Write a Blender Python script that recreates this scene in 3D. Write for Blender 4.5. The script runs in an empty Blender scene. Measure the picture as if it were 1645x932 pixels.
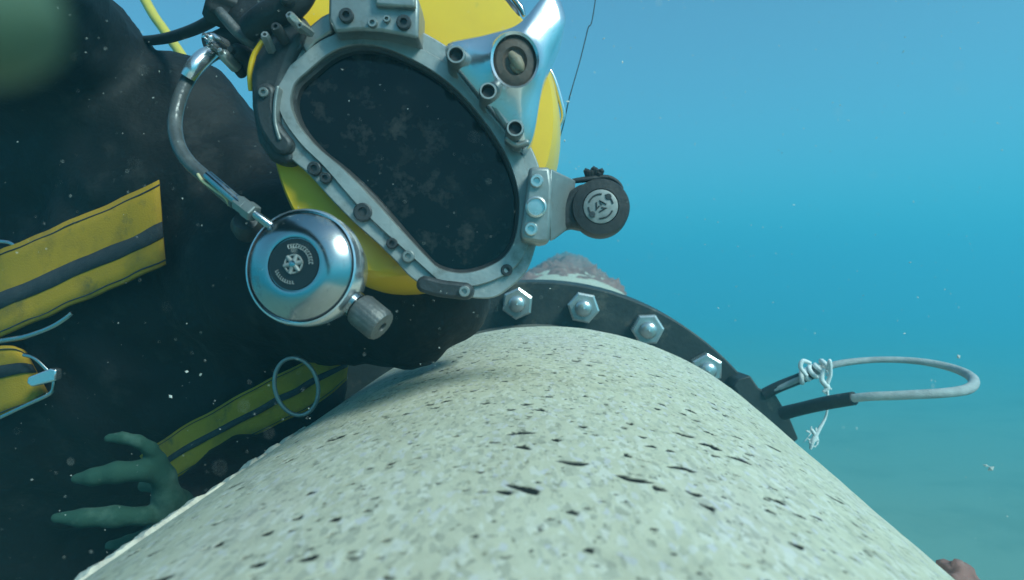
import bpy, bmesh, math, random
import numpy as np
from mathutils import Vector, Matrix, noise
from mathutils.bvhtree import BVHTree

random.seed(7)
rng = np.random.default_rng(11)
scene = bpy.context.scene
COL = scene.collection
PI = math.pi

# ------------------------------------------------------------------ camera, sky, sun, exposure
F = 1072.0                       # focal length in photograph pixels (1645 wide)
cam_d = bpy.data.cameras.new('camera')
cam = bpy.data.objects.new('camera', cam_d)
COL.objects.link(cam)
cam_d.sensor_width = 36.0
cam_d.lens = 36.0 * F / 1645.0
cam_d.clip_start = 0.01
cam_d.clip_end = 500.0
cam.location = (0, 0, 0)
cam.rotation_euler = (PI / 2, 0, 0)
cam_d.dof.use_dof = True
cam_d.dof.focus_distance = 0.72
cam_d.dof.aperture_fstop = 8.0
scene.camera = cam

SUN_EL, SUN_AZ = 42.0, 134.0      # azimuth clockwise from +Y (the view direction) towards +X
world = bpy.data.worlds.new('World')
scene.world = world
world.use_nodes = True
wn = world.node_tree.nodes
bg = wn['Background']
sky = wn.new('ShaderNodeTexSky')
sky.sky_type = 'NISHITA'
sky.sun_disc = False
sky.sun_elevation = math.radians(SUN_EL)
sky.sun_rotation = math.radians(SUN_AZ)
world.node_tree.links.new(sky.outputs[0], bg.inputs[0])
bg.inputs[1].default_value = 0.15

sd = bpy.data.lights.new('sun', 'SUN')
sd.energy = 5.0
sd.angle = math.radians(18)
sd.color = (1.0, 0.97, 0.91)
sun = bpy.data.objects.new('sun', sd)
COL.objects.link(sun)
el, az = math.radians(SUN_EL), math.radians(SUN_AZ)
sdir = Vector((math.sin(az) * math.cos(el), math.cos(az) * math.cos(el), math.sin(el)))
sun.rotation_euler = (-sdir).to_track_quat('-Z', 'Y').to_euler()
sun.location = sdir * 6

vs = scene.view_settings
vs.view_transform = 'Standard'
vs.look = 'None'
vs.exposure = 0.06
vs.gamma = 1.0
scene.render.engine = 'CYCLES'
cy = scene.cycles
cy.use_denoising = True
cy.max_bounces = 8
cy.diffuse_bounces = 3
cy.glossy_bounces = 4
cy.volume_bounces = 2
cy.caustics_reflective = False
cy.caustics_refractive = False
cy.sample_clamp_indirect = 4.0

# ------------------------------------------------------------------ helpers
def P(u, v, y):
    return Vector(((u - 822.5) / F * y, y, -(v - 466.0) / F * y))

def M_(px, y):
    return px * y / F

class MB:
    def __init__(self):
        self.v, self.f = [], []
    def add(self, verts, faces):
        o = len(self.v)
        self.v += [Vector(p) for p in verts]
        self.f += [tuple(i + o for i in fc) for fc in faces]
        return self

def wloc(o):
    p = Vector((0, 0, 0))
    while o is not None:
        p = p + o.location
        o = o.parent
    return p

def link(name, me, m, parent=None, smooth=40, origin=None):
    o = bpy.data.objects.new(name, me)
    COL.objects.link(o)
    if parent is not None:
        o.parent = parent
    if m is not None:
        me.materials.append(m)
    if smooth:
        me.polygons.foreach_set('use_smooth', [True] * len(me.polygons))
        me.set_sharp_from_angle(angle=math.radians(smooth))
    return o

def build(name, mb, m, parent=None, smooth=40, bevel=0, solid=0, seg=2):
    org = wloc(parent) if parent is not None else (sum(mb.v, Vector()) / len(mb.v))
    me = bpy.data.meshes.new(name)
    me.from_pydata([p - org for p in mb.v], [], mb.f)
    bm = bmesh.new(); bm.from_mesh(me)
    bmesh.ops.recalc_face_normals(bm, faces=bm.faces)
    bm.to_mesh(me); bm.free()
    me.update()
    o = link(name, me, m, parent, smooth)
    if parent is None:
        o.location = org
    if solid:
        md = o.modifiers.new('solid', 'SOLIDIFY'); md.thickness = solid; md.offset = 0
    if bevel:
        md = o.modifiers.new('bevel', 'BEVEL'); md.width = bevel; md.segments = seg
        md.limit_method = 'ANGLE'; md.angle_limit = math.radians(35)
    return o

def thing(name, loc, label, cat, group=None):
    o = bpy.data.objects.new(name, None)
    COL.objects.link(o)
    o.location = loc
    o.empty_display_size = 0.05
    return tag(o, label, cat, group)

def tag(o, label=None, cat=None, group=None, kind=None):
    if label: o['label'] = label
    if cat: o['category'] = cat
    if group: o['group'] = group
    if kind: o['kind'] = kind
    return o

def spline(pts, n=8, closed=False):
    """Catmull-Rom through tuples of any length"""
    pts = [tuple(p) for p in pts]
    out = []
    N = len(pts)
    rngk = range(N if closed else N - 1)
    for i in rngk:
        if closed:
            p0, p1, p2, p3 = pts[i - 1], pts[i], pts[(i + 1) % N], pts[(i + 2) % N]
        else:
            p0 = pts[max(i - 1, 0)]; p1 = pts[i]; p2 = pts[i + 1]; p3 = pts[min(i + 2, N - 1)]
        for k in range(n):
            t = k / n
            out.append(tuple(0.5 * (2 * b + (c - a) * t + (2 * a - 5 * b + 4 * c - d) * t * t + (3 * b - a - 3 * c + d) * t ** 3)
                             for a, b, c, d in zip(p0, p1, p2, p3)))
    if not closed:
        out.append(pts[-1])
    return out

def tube(mb, pts, rad, seg=12, closed=False, caps=True):
    pts = [Vector(p) for p in pts]
    n = len(pts)
    if not hasattr(rad, '__len__'):
        rad = [rad] * n
    vs_, fs = [], []
    up = None
    for i, p in enumerate(pts):
        if closed:
            t = pts[(i + 1) % n] - pts[i - 1]
        else:
            t = pts[min(i + 1, n - 1)] - pts[max(i - 1, 0)]
        t.normalize()
        if up is None:
            up = t.orthogonal().normalized()
        up = (up - t * up.dot(t)).normalized()
        sd_ = t.cross(up)
        for k in range(seg):
            a = 2 * PI * k / seg
            vs_.append(p + (up * math.cos(a) + sd_ * math.sin(a)) * rad[i])
    m = n if closed else n - 1
    for i in range(m):
        j = (i + 1) % n
        for k in range(seg):
            l = (k + 1) % seg
            fs.append((i * seg + k, i * seg + l, j * seg + l, j * seg + k))
    if caps and not closed:
        fs.append(tuple(range(seg))[::-1])
        fs.append(tuple((n - 1) * seg + k for k in range(seg)))
    mb.add(vs_, fs)
    return mb

def frame_of(n):
    n = Vector(n).normalized()
    x = Vector((0, 0, 1)).cross(n)
    if x.length < 1e-3:
        x = Vector((1, 0, 0))
    x.normalize()
    z = n.cross(x)
    return x, z, n

def lathe(mb, c, n, prof, seg=40, xs=1.0, rot=0.0, lobes=0, amp=0.0):
    """prof: (radius, height along n). xs squeezes the local x"""
    x, z, n = frame_of(n)
    c = Vector(c)
    vs_, fs = [], []
    idx = []
    for r, h in prof:
        if r < 1e-6:
            idx.append([len(vs_)]); vs_.append(c + n * h); continue
        row = []
        for k in range(seg):
            a = 2 * PI * k / seg + rot
            rr = r * (1 + amp * math.cos(lobes * a)) if lobes else r
            row.append(len(vs_))
            vs_.append(c + x * (math.cos(a) * rr * xs) + z * (math.sin(a) * rr) + n * h)
        idx.append(row)
    for A, B in zip(idx[:-1], idx[1:]):
        if len(A) == 1 and len(B) == 1: continue
        for k in range(seg):
            l = (k + 1) % seg
            if len(A) == 1: fs.append((A[0], B[k], B[l]))
            elif len(B) == 1: fs.append((A[k], B[0], A[l]))
            else: fs.append((A[k], A[l], B[l], B[k]))
    mb.add(vs_, fs)
    return mb

def prism(mb, poly, y0, y1, yref=None):
    """outline in photo pixels at depth yref, extruded in world y from y0 to y1 (true size, no shear)"""
    yref = y0 if yref is None else yref
    a = [P(u, v, yref) for u, v in poly]
    n = len(a)
    vs_ = [Vector((p.x, y0, p.z)) for p in a] + [Vector((p.x, y1, p.z)) for p in a]
    fs = [tuple(range(n)), tuple(range(n, 2 * n))[::-1]]
    for i in range(n):
        j = (i + 1) % n
        fs.append((i, j, n + j, n + i))
    mb.add(vs_, fs)
    return mb

def resample(poly, N, closed=True):
    p = np.array(poly, float)
    if closed: p = np.vstack([p, p[:1]])
    d = np.r_[0, np.cumsum(np.hypot(*np.diff(p, axis=0).T))]
    t = np.linspace(0, d[-1], N, endpoint=not closed)
    return np.c_[np.interp(t, d, p[:, 0]), np.interp(t, d, p[:, 1])]

def polar(poly, c, N):
    """resample a star-shaped outline at N even angles about c"""
    p = resample(poly, 1500)
    a = np.arctan2(p[:, 1] - c[1], p[:, 0] - c[0])
    r = np.hypot(p[:, 0] - c[0], p[:, 1] - c[1])
    o = np.argsort(a); a = a[o]; r = r[o]
    t = np.linspace(-PI, PI, N, endpoint=False)
    rr = np.interp(t, np.r_[a - 2 * PI, a, a + 2 * PI], np.r_[r, r, r])
    return np.c_[c[0] + rr * np.cos(t), c[1] + rr * np.sin(t)]

def loft(mb, loops, closed_profile=False, cap_last=False):
    """loops: lists of world points with equal count"""
    n = len(loops[0])
    vs_ = [p for L in loops for p in L]
    fs = []
    m = len(loops)
    for i in range(m if closed_profile else m - 1):
        j = (i + 1) % m
        for k in range(n):
            l = (k + 1) % n
            fs.append((i * n + k, i * n + l, j * n + l, j * n + k))
    if cap_last:
        fs.append(tuple((m - 1) * n + k for k in range(n)))
    mb.add(vs_, fs)
    return mb

# ------------------------------------------------------------------ materials
def mat(name, base, rough=0.5, metal=0.0, var=None, vscale=30, vmix=0.5, bump=0.0, bscale=200, rvar=0.0,
        dirt=None, dscale=12, dlo=0.55, dhi=0.7, coat=0.0, spec=0.5):
    m = bpy.data.materials.new(name)
    m.use_nodes = True
    nt = m.node_tree; nd = nt.nodes; L = nt.links
    b = nd['Principled BSDF']
    b.inputs['Base Color'].default_value = (*base, 1)
    b.inputs['Roughness'].default_value = rough
    b.inputs['Metallic'].default_value = metal
    b.inputs['Specular IOR Level'].default_value = spec
    if coat:
        b.inputs['Coat Weight'].default_value = coat
        b.inputs['Coat Roughness'].default_value = 0.12
    tc = nd.new('ShaderNodeTexCoord')
    col = None
    if var is not None:
        n1 = nd.new('ShaderNodeTexNoise'); n1.inputs['Scale'].default_value = vscale
        n1.inputs['Detail'].default_value = 6; n1.inputs['Roughness'].default_value = 0.65
        L.new(tc.outputs['Object'], n1.inputs['Vector'])
        cr = nd.new('ShaderNodeValToRGB')
        cr.color_ramp.elements[0].position = 0.5 - 0.5 * (1 - vmix) + 0.1
        cr.color_ramp.elements[1].position = 0.72
        cr.color_ramp.elements[0].color = (*base, 1); cr.color_ramp.elements[1].color = (*var, 1)
        L.new(n1.outputs['Fac'], cr.inputs['Fac'])
        col = cr.outputs['Color']
    if dirt is not None:
        n2 = nd.new('ShaderNodeTexNoise'); n2.inputs['Scale'].default_value = dscale
        n2.inputs['Detail'].default_value = 9; n2.inputs['Roughness'].default_value = 0.7
        L.new(tc.outputs['Object'], n2.inputs['Vector'])
        mr = nd.new('ShaderNodeMapRange')
        mr.inputs['From Min'].default_value = dlo; mr.inputs['From Max'].default_value = dhi
        L.new(n2.outputs['Fac'], mr.inputs['Value'])
        mx = nd.new('ShaderNodeMix'); mx.data_type = 'RGBA'
        L.new(mr.outputs[0], mx.inputs['Factor'])
        if col is not None: L.new(col, mx.inputs['A'])
        else: mx.inputs['A'].default_value = (*base, 1)
        mx.inputs['B'].default_value = (*dirt, 1)
        col = mx.outputs['Result']
        if metal > 0:
            ms = nd.new('ShaderNodeMath'); ms.operation = 'MULTIPLY_ADD'
            ms.inputs[1].default_value = -metal * 0.7; ms.inputs[2].default_value = metal
            L.new(mr.outputs[0], ms.inputs[0]); L.new(ms.outputs[0], b.inputs['Metallic'])
    if col is not None:
        L.new(col, b.inputs['Base Color'])
    if rvar:
        n3 = nd.new('ShaderNodeTexNoise'); n3.inputs['Scale'].default_value = 25
        n3.inputs['Detail'].default_value = 8
        L.new(tc.outputs['Object'], n3.inputs['Vector'])
        ma = nd.new('ShaderNodeMath'); ma.operation = 'MULTIPLY_ADD'
        ma.inputs[1].default_value = rvar * 2; ma.inputs[2].default_value = rough - rvar
        L.new(n3.outputs['Fac'], ma.inputs[0]); L.new(ma.outputs[0], b.inputs['Roughness'])
    if bump:
        n4 = nd.new('ShaderNodeTexNoise'); n4.inputs['Scale'].default_value = bscale
        n4.inputs['Detail'].default_value = 5
        L.new(tc.outputs['Object'], n4.inputs['Vector'])
        bp = nd.new('ShaderNodeBump'); bp.inputs['Strength'].default_value = bump
        bp.inputs['Distance'].default_value = 0.002
        L.new(n4.outputs['Fac'], bp.inputs['Height']); L.new(bp.outputs[0], b.inputs['Normal'])
    return m

MT = {}
MT['suit'] = mat('neoprene', (0.004, 0.0045, 0.0045), 0.7, var=(0.024, 0.022, 0.020), vscale=22, vmix=0.9, bump=0.5, bscale=160, spec=0.35,
                 dirt=(0.07, 0.068, 0.058), dscale=60, dlo=0.66, dhi=0.75)
MT['shell'] = mat('yellow_gelcoat', (0.90, 0.54, 0.008), 0.38, var=(0.80, 0.46, 0.012), vscale=14, dirt=(0.36, 0.27, 0.05), dscale=26, dlo=0.64, dhi=0.82, rvar=0.1, coat=0.25)
MT['web'] = mat('yellow_webbing', (0.42, 0.235, 0.008), 0.85, var=(0.22, 0.135, 0.012), vscale=16, vmix=0.8, bump=0.35, bscale=500, dirt=(0.10, 0.09, 0.03), dscale=30, dlo=0.58, dhi=0.75)
MT['stripe'] = mat('dark_webbing', (0.018, 0.022, 0.03), 0.8, bump=0.6, bscale=600, var=(0.05, 0.05, 0.05), vscale=40)
MT['steel'] = mat('brushed_steel', (0.34, 0.35, 0.335), 0.48, 0.75, var=(0.24, 0.25, 0.24), vscale=30, bump=0.15, bscale=150, rvar=0.12, dirt=(0.13, 0.135, 0.12), dscale=38, dlo=0.55, dhi=0.72)
MT['polish'] = mat('polished_casting', (0.74, 0.75, 0.78), 0.22, 0.9, rvar=0.10, dirt=(0.34, 0.35, 0.35), dscale=30, dlo=0.58, dhi=0.75, bump=0.08, bscale=90)
MT['chrome'] = mat('chrome', (0.44, 0.45, 0.455), 0.19, 1.0, rvar=0.07, dirt=(0.15, 0.16, 0.15), dscale=60, dlo=0.54, dhi=0.8)
MT['dark'] = mat('dark_metal', (0.055, 0.058, 0.06), 0.5, 0.3, var=(0.03, 0.033, 0.035), vscale=40, bump=0.25, bscale=220, rvar=0.1, dirt=(0.13, 0.13, 0.12), dscale=40, dlo=0.58, dhi=0.75)
MT['rubber'] = mat('black_rubber', (0.014, 0.015, 0.016), 0.6, var=(0.03, 0.03, 0.03), vscale=40, bump=0.3, bscale=250, dirt=(0.08, 0.08, 0.07), dscale=50, dlo=0.62, dhi=0.75)
MT['glass'] = mat('dark_viewport', (0.003, 0.004, 0.0045), 0.10, var=(0.014, 0.014, 0.012), vscale=38, vmix=0.9, rvar=0.08, dirt=(0.045, 0.041, 0.036), dscale=42, dlo=0.53, dhi=0.72, spec=0.25)
MT['brown'] = mat('brown_cap', (0.11, 0.075, 0.055), 0.6, var=(0.06, 0.05, 0.045), vscale=60, bump=0.3, bscale=200)
MT['tan'] = mat('worn_tan', (0.32, 0.25, 0.17), 0.6, var=(0.18, 0.14, 0.10), vscale=120)
MT['label'] = mat('black_label', (0.012, 0.014, 0.015), 0.35)
MT['print'] = mat('pale_print', (0.30, 0.31, 0.30), 0.55, 0.3, var=(0.2, 0.21, 0.2), vscale=200)
MT['knurl'] = mat('worn_knob', (0.15, 0.15, 0.145), 0.5, 0.5, var=(0.09, 0.09, 0.085), vscale=60, bump=0.3, bscale=300, dirt=(0.22, 0.2, 0.17), dscale=70, dlo=0.55, dhi=0.7)
MT['glove'] = mat('teal_rubber_glove', (0.012, 0.055, 0.038), 0.9, var=(0.065, 0.125, 0.095), vscale=22, vmix=0.8, bump=0.3, bscale=200)
MT['glove2'] = mat('pale_green_glove', (0.055, 0.105, 0.065), 0.8, var=(0.09, 0.14, 0.095), vscale=60, bump=0.3, bscale=200)
MT['pipe'] = None
MT['flange'] = mat('black_flange', (0.028, 0.033, 0.032), 0.6, 0.2, var=(0.055, 0.06, 0.055), vscale=18, vmix=0.8, bump=0.4, bscale=120, dirt=(0.14, 0.12, 0.09), dscale=16, dlo=0.56, dhi=0.72)
MT['zinc'] = mat('zinc_nut', (0.62, 0.63, 0.61), 0.30, 0.8, rvar=0.1, var=(0.5, 0.5, 0.48), vscale=60, dirt=(0.36, 0.36, 0.33), dscale=60, dlo=0.58, dhi=0.72, bump=0.1)
MT['oldsteel'] = mat('pipe_steel', (0.11, 0.11, 0.10), 0.7, 0.2, var=(0.2, 0.18, 0.15), vscale=20, bump=0.4)
MT['growth'] = mat('marine_growth', (0.26, 0.13, 0.11), 0.9, var=(0.38, 0.27, 0.23), vscale=26, vmix=0.8, bump=0.8, bscale=60, dirt=(0.10, 0.08, 0.07), dscale=20, dlo=0.5, dhi=0.65)
MT['lip'] = mat('broken_coating_edge', (0.66, 0.60, 0.50), 0.9, var=(0.42, 0.38, 0.33), vscale=70, vmix=0.7, bump=0.8, bscale=150)
MT['rope'] = mat('pale_rope', (0.42, 0.44, 0.43), 0.8, var=(0.26, 0.27, 0.27), vscale=60, bump=0.6, bscale=400)
MT['cord'] = mat('white_cord', (0.75, 0.76, 0.74), 0.8, bump=0.5, bscale=500)
MT['umb'] = mat('yellow_line', (0.62, 0.47, 0.06), 0.5, var=(0.5, 0.4, 0.08), vscale=40)
MT['tape'] = mat('grey_hose', (0.075, 0.08, 0.08), 0.28, var=(0.16, 0.165, 0.16), vscale=40, vmix=0.8, bump=0.3)
MT['sand'] = mat('sand', (0.34, 0.33, 0.23), 0.95, var=(0.25, 0.25, 0.17), vscale=0.6, vmix=0.8, bump=0.8, bscale=3)
MT['snow'] = mat('marine_snow', (0.55, 0.55, 0.50), 0.9)
MT['yellowwire'] = mat('pale_wire', (0.55, 0.50, 0.28), 0.5)

def pipe_material():
    m = bpy.data.materials.new('speckled_concrete')
    m.use_nodes = True
    nt = m.node_tree; nd = nt.nodes; L = nt.links
    b = nd['Principled BSDF']; b.inputs['Roughness'].default_value = 0.85
    b.inputs['Specular IOR Level'].default_value = 0.3
    tc0 = nd.new('ShaderNodeTexCoord'); tc = nd.new('ShaderNodeMapping')
    tc.inputs['Scale'].default_value = (1.0, 0.42, 1.0)        # aggregate drawn out along the pipe
    L.new(tc0.outputs['Object'], tc.inputs['Vector'])
    def noise_(scale, det=5, rough=0.6):
        n = nd.new('ShaderNodeTexNoise'); n.inputs['Scale'].default_value = scale
        n.inputs['Detail'].default_value = det; n.inputs['Roughness'].default_value = rough
        L.new(tc.outputs['Vector'], n.inputs['Vector']); return n
    def ramp(src, stops):
        r = nd.new('ShaderNodeValToRGB')
        e = r.color_ramp.elements
        while len(e) < len(stops): e.new(0.5)
        for k, (p, c) in enumerate(stops):
            e[k].position = p; e[k].color = (*c, 1)
        L.new(src, r.inputs['Fac']); return r
    def mix(fac, a, c, mode='MIX'):
        x = nd.new('ShaderNodeMix'); x.data_type = 'RGBA'; x.blend_type = mode
        if isinstance(fac, float): x.inputs['Factor'].default_value = fac
        else: L.new(fac, x.inputs['Factor'])
        for k, s in (('A', a), ('B', c)):
            if isinstance(s, tuple): x.inputs[k].default_value = (*s, 1)
            else: L.new(s, x.inputs[k])
        return x.outputs['Result']
    base = ramp(noise_(9, 4).outputs['Fac'], [(0.33, (0.47, 0.42, 0.29)), (0.5, (0.565, 0.525, 0.385)), (0.68, (0.55, 0.48, 0.41))])
    # aggregate grains
    vo = nd.new('ShaderNodeTexVoronoi'); vo.inputs['Scale'].default_value = 310
    wob = noise_(90, 3)
    vm = nd.new('ShaderNodeVectorMath'); vm.operation = 'MULTIPLY_ADD'
    vm.inputs[1].default_value = (0.008,) * 3
    L.new(wob.outputs['Color'], vm.inputs[0]); L.new(tc.outputs['Vector'], vm.inputs[2])
    L.new(vm.outputs[0], vo.inputs['Vector'])
    sep = nd.new('ShaderNodeSeparateColor'); L.new(vo.outputs['Color'], sep.inputs[0])
    grain = ramp(sep.outputs[0], [(0.0, (0.30, 0.29, 0.24)), (0.17, (0.46, 0.44, 0.35)), (0.3, (0.56, 0.52, 0.39)), (0.72, (0.585, 0.545, 0.42)), (0.9, (0.70, 0.66, 0.58)), (1.0, (0.56, 0.53, 0.58))])
    c = mix(0.6, base.outputs['Color'], grain.outputs['Color'])
    mot = ramp(noise_(70, 6, 0.7).outputs['Fac'], [(0.40, (0.62, 0.62, 0.60)), (0.52, (1, 1, 1)), (0.75, (1.06, 1.06, 1.06))])
    c = mix(0.28, c, mot.outputs['Color'], 'MULTIPLY')
    dk = ramp(noise_(240, 4, 0.6).outputs['Fac'], [(0.30, (0.34, 0.34, 0.32)), (0.40, (1, 1, 1))])
    c = mix(0.75, c, dk.outputs['Color'], 'MULTIPLY')
    at = nd.new('ShaderNodeAttribute'); at.attribute_name = 'pit'
    c = mix(at.outputs['Fac'], c, (0.010, 0.011, 0.009))
    L.new(c, b.inputs['Base Color'])
    bp = nd.new('ShaderNodeBump'); bp.inputs['Strength'].default_value = 0.28; bp.inputs['Distance'].default_value = 0.0015
    L.new(noise_(260, 6, 0.7).outputs['Fac'], bp.inputs['Height'])
    L.new(bp.outputs[0], b.inputs['Normal'])
    return m
MT['pipe'] = pipe_material()

# ------------------------------------------------------------------ setting: seabed
mb = MB()
n = 60
vs_, fs = [], []
for j in range(n + 1):
    for i in range(n + 1):
        x = (i / n - 0.5) * 2; y = (j / n - 0.5) * 2
        x = math.copysign(abs(x) ** 2, x) * 140; y = math.copysign(abs(y) ** 2, y) * 140
        vs_.append((x, y, -2.7 + 0.25 * noise.noise(Vector((x * 0.3, y * 0.3, 0))) + 0.05 * noise.noise(Vector((x * 1.7, y * 1.7, 3)))))
for j in range(n):
    for i in range(n):
        a = j * (n + 1) + i
        fs.append((a, a + 1, a + n + 2, a + n + 1))
mb.add(vs_, fs)
ground = build('seabed', mb, MT['sand'], smooth=180)
tag(ground, kind='structure')

# ------------------------------------------------------------------ pipe
H, R, RF, RB = 0.60, 0.475, 0.5287, 0.4887
ax = Vector(((914 - 822.5) / F, 1.0, (466 - 397) / F)).normalized()
dn = Vector((-0.059, 0, -1)); dn = (dn - ax * dn.dot(ax)).normalized()
rt = ax.cross(-dn).normalized()          # points to the right in the picture
if rt.x < 0: rt = -rt
FOFF = 0.0
def PC(s, th, r):
    """point on the pipe: distance along the axis, angle from the top (+ = right), radius"""
    return dn * H + rt * FOFF + ax * s + (rt * math.sin(th) - dn * math.cos(th)) * r

S_END, S_FL = 1.046, 1.318
pipe = thing('coated_pipe', PC(0.8, 0, 0) - Vector((0, 0, R)),
             'pale speckled concrete-coated pipe with a black bolted flange, filling the foreground', 'pipe')
porg = wloc(pipe)

def coat_mesh():
    th = np.r_[np.radians(np.linspace(-180, -48, 34))[:-1], np.radians(np.linspace(-48, 48, 860)), np.radians(np.linspace(48, 180, 34))[1:-1]]
    s = list(np.linspace(-1.2, 0.2, 15))
    while s[-1] < S_END:
        x = s[-1]
        s.append(x + min(0.004, max(0.0011, 0.007 * x * x)))
    s[-1] = S_END
    s = np.array(s)
    TH, S = np.meshgrid(th, s)                     # rows s, columns th
    ARC = TH * R
    D = np.zeros_like(S); PIT = np.zeros_like(S)
    # slow unevenness
    D += 0.0004 * np.sin(S * 31 + 2.1 * np.sin(ARC * 17)) * np.sin(ARC * 23 + 1.3) + 0.0002 * np.sin(S * 90 + ARC * 40) * np.sin(ARC * 77 - S * 60)
    N = 3000
    ps = rng.uniform(0.16, 1.02, N); pa = rng.uniform(-0.43, 0.43, N)
    pr = np.clip(np.exp(rng.normal(math.log(0.00145), 0.40, N)), 0.0009, 0.0040)
    pe = np.clip(rng.normal(1.1, 0.35, N), 0.6, 2.2)
    big = rng.random(N) < 0.024
    pr[big] = rng.uniform(0.0026, 0.0042, big.sum()); pe[big] = rng.uniform(1.5, 2.8, big.sum())
    rot = rng.normal(0, 0.35, N)
    for k in range(N):
        w = pr[k] * pe[k] * 1.8
        i0, i1 = np.searchsorted(s, [ps[k] - w, ps[k] + w]); j0, j1 = np.searchsorted(th * R, [pa[k] - w, pa[k] + w])
        if i1 <= i0 or j1 <= j0: continue
        ds = S[i0:i1, j0:j1] - ps[k]; da = ARC[i0:i1, j0:j1] - pa[k]
        c_, s_ = math.cos(rot[k]), math.sin(rot[k])
        u = (da * c_ + ds * s_) / (pr[k] * pe[k]); v = (-da * s_ + ds * c_) / pr[k]
        q = np.sqrt(u * u + v * v) * (1 + 0.18 * np.sin(3 * np.arctan2(v, u) + k))
        g = np.clip(1.35 - q, 0, 1); g = g * g * (3 - 2 * g)
        dep = pr[k] * rng.uniform(0.25, 0.5)
        D[i0:i1, j0:j1] -= g * dep
        st = rng.uniform(0.25, 0.95) if pr[k] < 0.0024 else 1.0
        PIT[i0:i1, j0:j1] = np.maximum(PIT[i0:i1, j0:j1], np.clip((1.08 - q) * 6.0, 0, 1) * st)
    RR = R + D
    # chipped end of the coating
    RR[-1] -= 0.004; RR[-2] -= 0.0015
    c = np.array(dn * H - porg)[None, None, :]
    A, T, Dn = np.array(ax), np.array(rt), np.array(dn)
    V = c + S[..., None] * A + RR[..., None] * (np.sin(TH)[..., None] * T - np.cos(TH)[..., None] * Dn)
    ns, nt_ = S.shape
    V = V.reshape(-1, 3)
    idx = np.arange(ns * nt_).reshape(ns, nt_)
    nx = np.roll(idx, -1, axis=1)
    q = np.stack([idx[:-1], nx[:-1], nx[1:], idx[1:]], -1).reshape(-1, 4)
    # end annulus down to the steel pipe
    inner = np.array(dn * H - porg)[None] + S_END * A + 0.43 * (np.sin(th)[:, None] * T - np.cos(th)[:, None] * Dn)
    base = len(V)
    V = np.vstack([V, inner])
    a = idx[-1]; b2 = np.roll(a, -1); ci = base + np.arange(nt_); di = np.roll(ci, -1)
    q = np.vstack([q, np.stack([a, b2, di, ci], -1)])
    me = bpy.data.meshes.new('concrete_coating')
    me.vertices.add(len(V)); me.vertices.foreach_set('co', V.astype(np.float32).ravel())
    me.loops.add(q.size); me.loops.foreach_set('vertex_index', q.astype(np.int32).ravel())
    me.polygons.add(len(q)); me.polygons.foreach_set('loop_start', np.arange(0, q.size, 4, dtype=np.int32))
    me.polygons.foreach_set('loop_total', np.full(len(q), 4, np.int32))
    me.update(calc_edges=True)
    at = me.attributes.new('pit', 'FLOAT', 'POINT')
    at.data.foreach_set('value', np.r_[PIT.ravel(), np.zeros(nt_)].astype(np.float32))
    me.polygons.foreach_set('use_smooth', np.ones(len(q), bool))
    # outward normals
    p = me.polygons[len(q) // 2]
    cc = p.center + porg; axp = dn * H + ax * ((cc - dn * H).dot(ax))
    if p.normal.dot(cc - axp) < 0:
        me.flip_normals()
    return me
coat = link('concrete_coating', coat_mesh(), MT['pipe'], pipe, smooth=0)

def ring_profile(mb, prof, seg=96):
    """closed band of revolution about the pipe axis; prof (s, r) closed loop"""
    vs_, fs = [], []
    m = len(prof)
    for k in range(seg):
        th = 2 * PI * k / seg
        for s, r in prof: vs_.append(PC(s, th, r))
    for k in range(seg):
        l = (k + 1) % seg
        for i in range(m):
            j = (i + 1) % m
            fs.append((k * m + i, k * m + j, l * m + j, l * m + i))
    mb.add(vs_, fs); return mb
FOFF = -0.0307
build('steel_pipe', ring_profile(MB(), [(S_END - 0.05, 0.40), (S_END - 0.05, 0.425), (S_FL - 0.06, 0.425), (S_FL - 0.012, 0.445), (S_FL - 0.002, 0.445), (S_FL - 0.002, 0.40)]), MT['oldsteel'], pipe)
build('flange', ring_profile(MB(), [(S_FL, 0.40), (S_FL, RF - 0.003), (S_FL + 0.003, RF), (S_FL + 0.05, RF), (S_FL + 0.05, 0.40)], 160), MT['flange'], pipe, smooth=30)
FOFF = 0.0
# broken lip of the coating along the left flank
mb = MB(); vs_, fs = [], []
ns = 170
for i in range(ns):
    s = 0.33 + (0.75 - 0.33) * i / (ns - 1)
    e = min(1, i / 6, (ns - 1 - i) / 6)
    gap = noise.noise(Vector((s * 60, 5, 0)))
    e *= 1.0 if s < 0.52 else max(0.0, min(1.0, 0.55 + 1.6 * gap))
    w = (0.016 + 0.008 * noise.noise(Vector((s * 45, 0, 0)))) * (0.4 + 0.6 * e) + 0.004 * (1.2 - s)
    hgt = max(-0.001, (0.0045 + 0.004 * noise.noise(Vector((s * 70, 9, 0))) + 0.002 * noise.noise(Vector((s * 200, 9, 4)))) * e) - 0.0006
    t0 = math.radians(-37.6) - 0.004
    a0 = t0 - 0.03; a1 = t0 + w / R * 0.35
    for th, r in ((a0, R - 0.014), (a0 + 0.004, R + hgt * 0.6), ((a0 + a1) / 2, R + hgt), (a1 - 0.004, R + hgt * 0.75), (a1, R - 0.004)):
        vs_.append(PC(s, th, r))
for i in range(ns - 1):
    for k in range(4):
        a = i * 5 + k
        fs.append((a, a + 1, a + 6, a + 5))
mb.add(vs_, fs)
build('coating_lip', mb, MT['lip'], pipe, smooth=60)

FOFF = -0.0307
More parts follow.
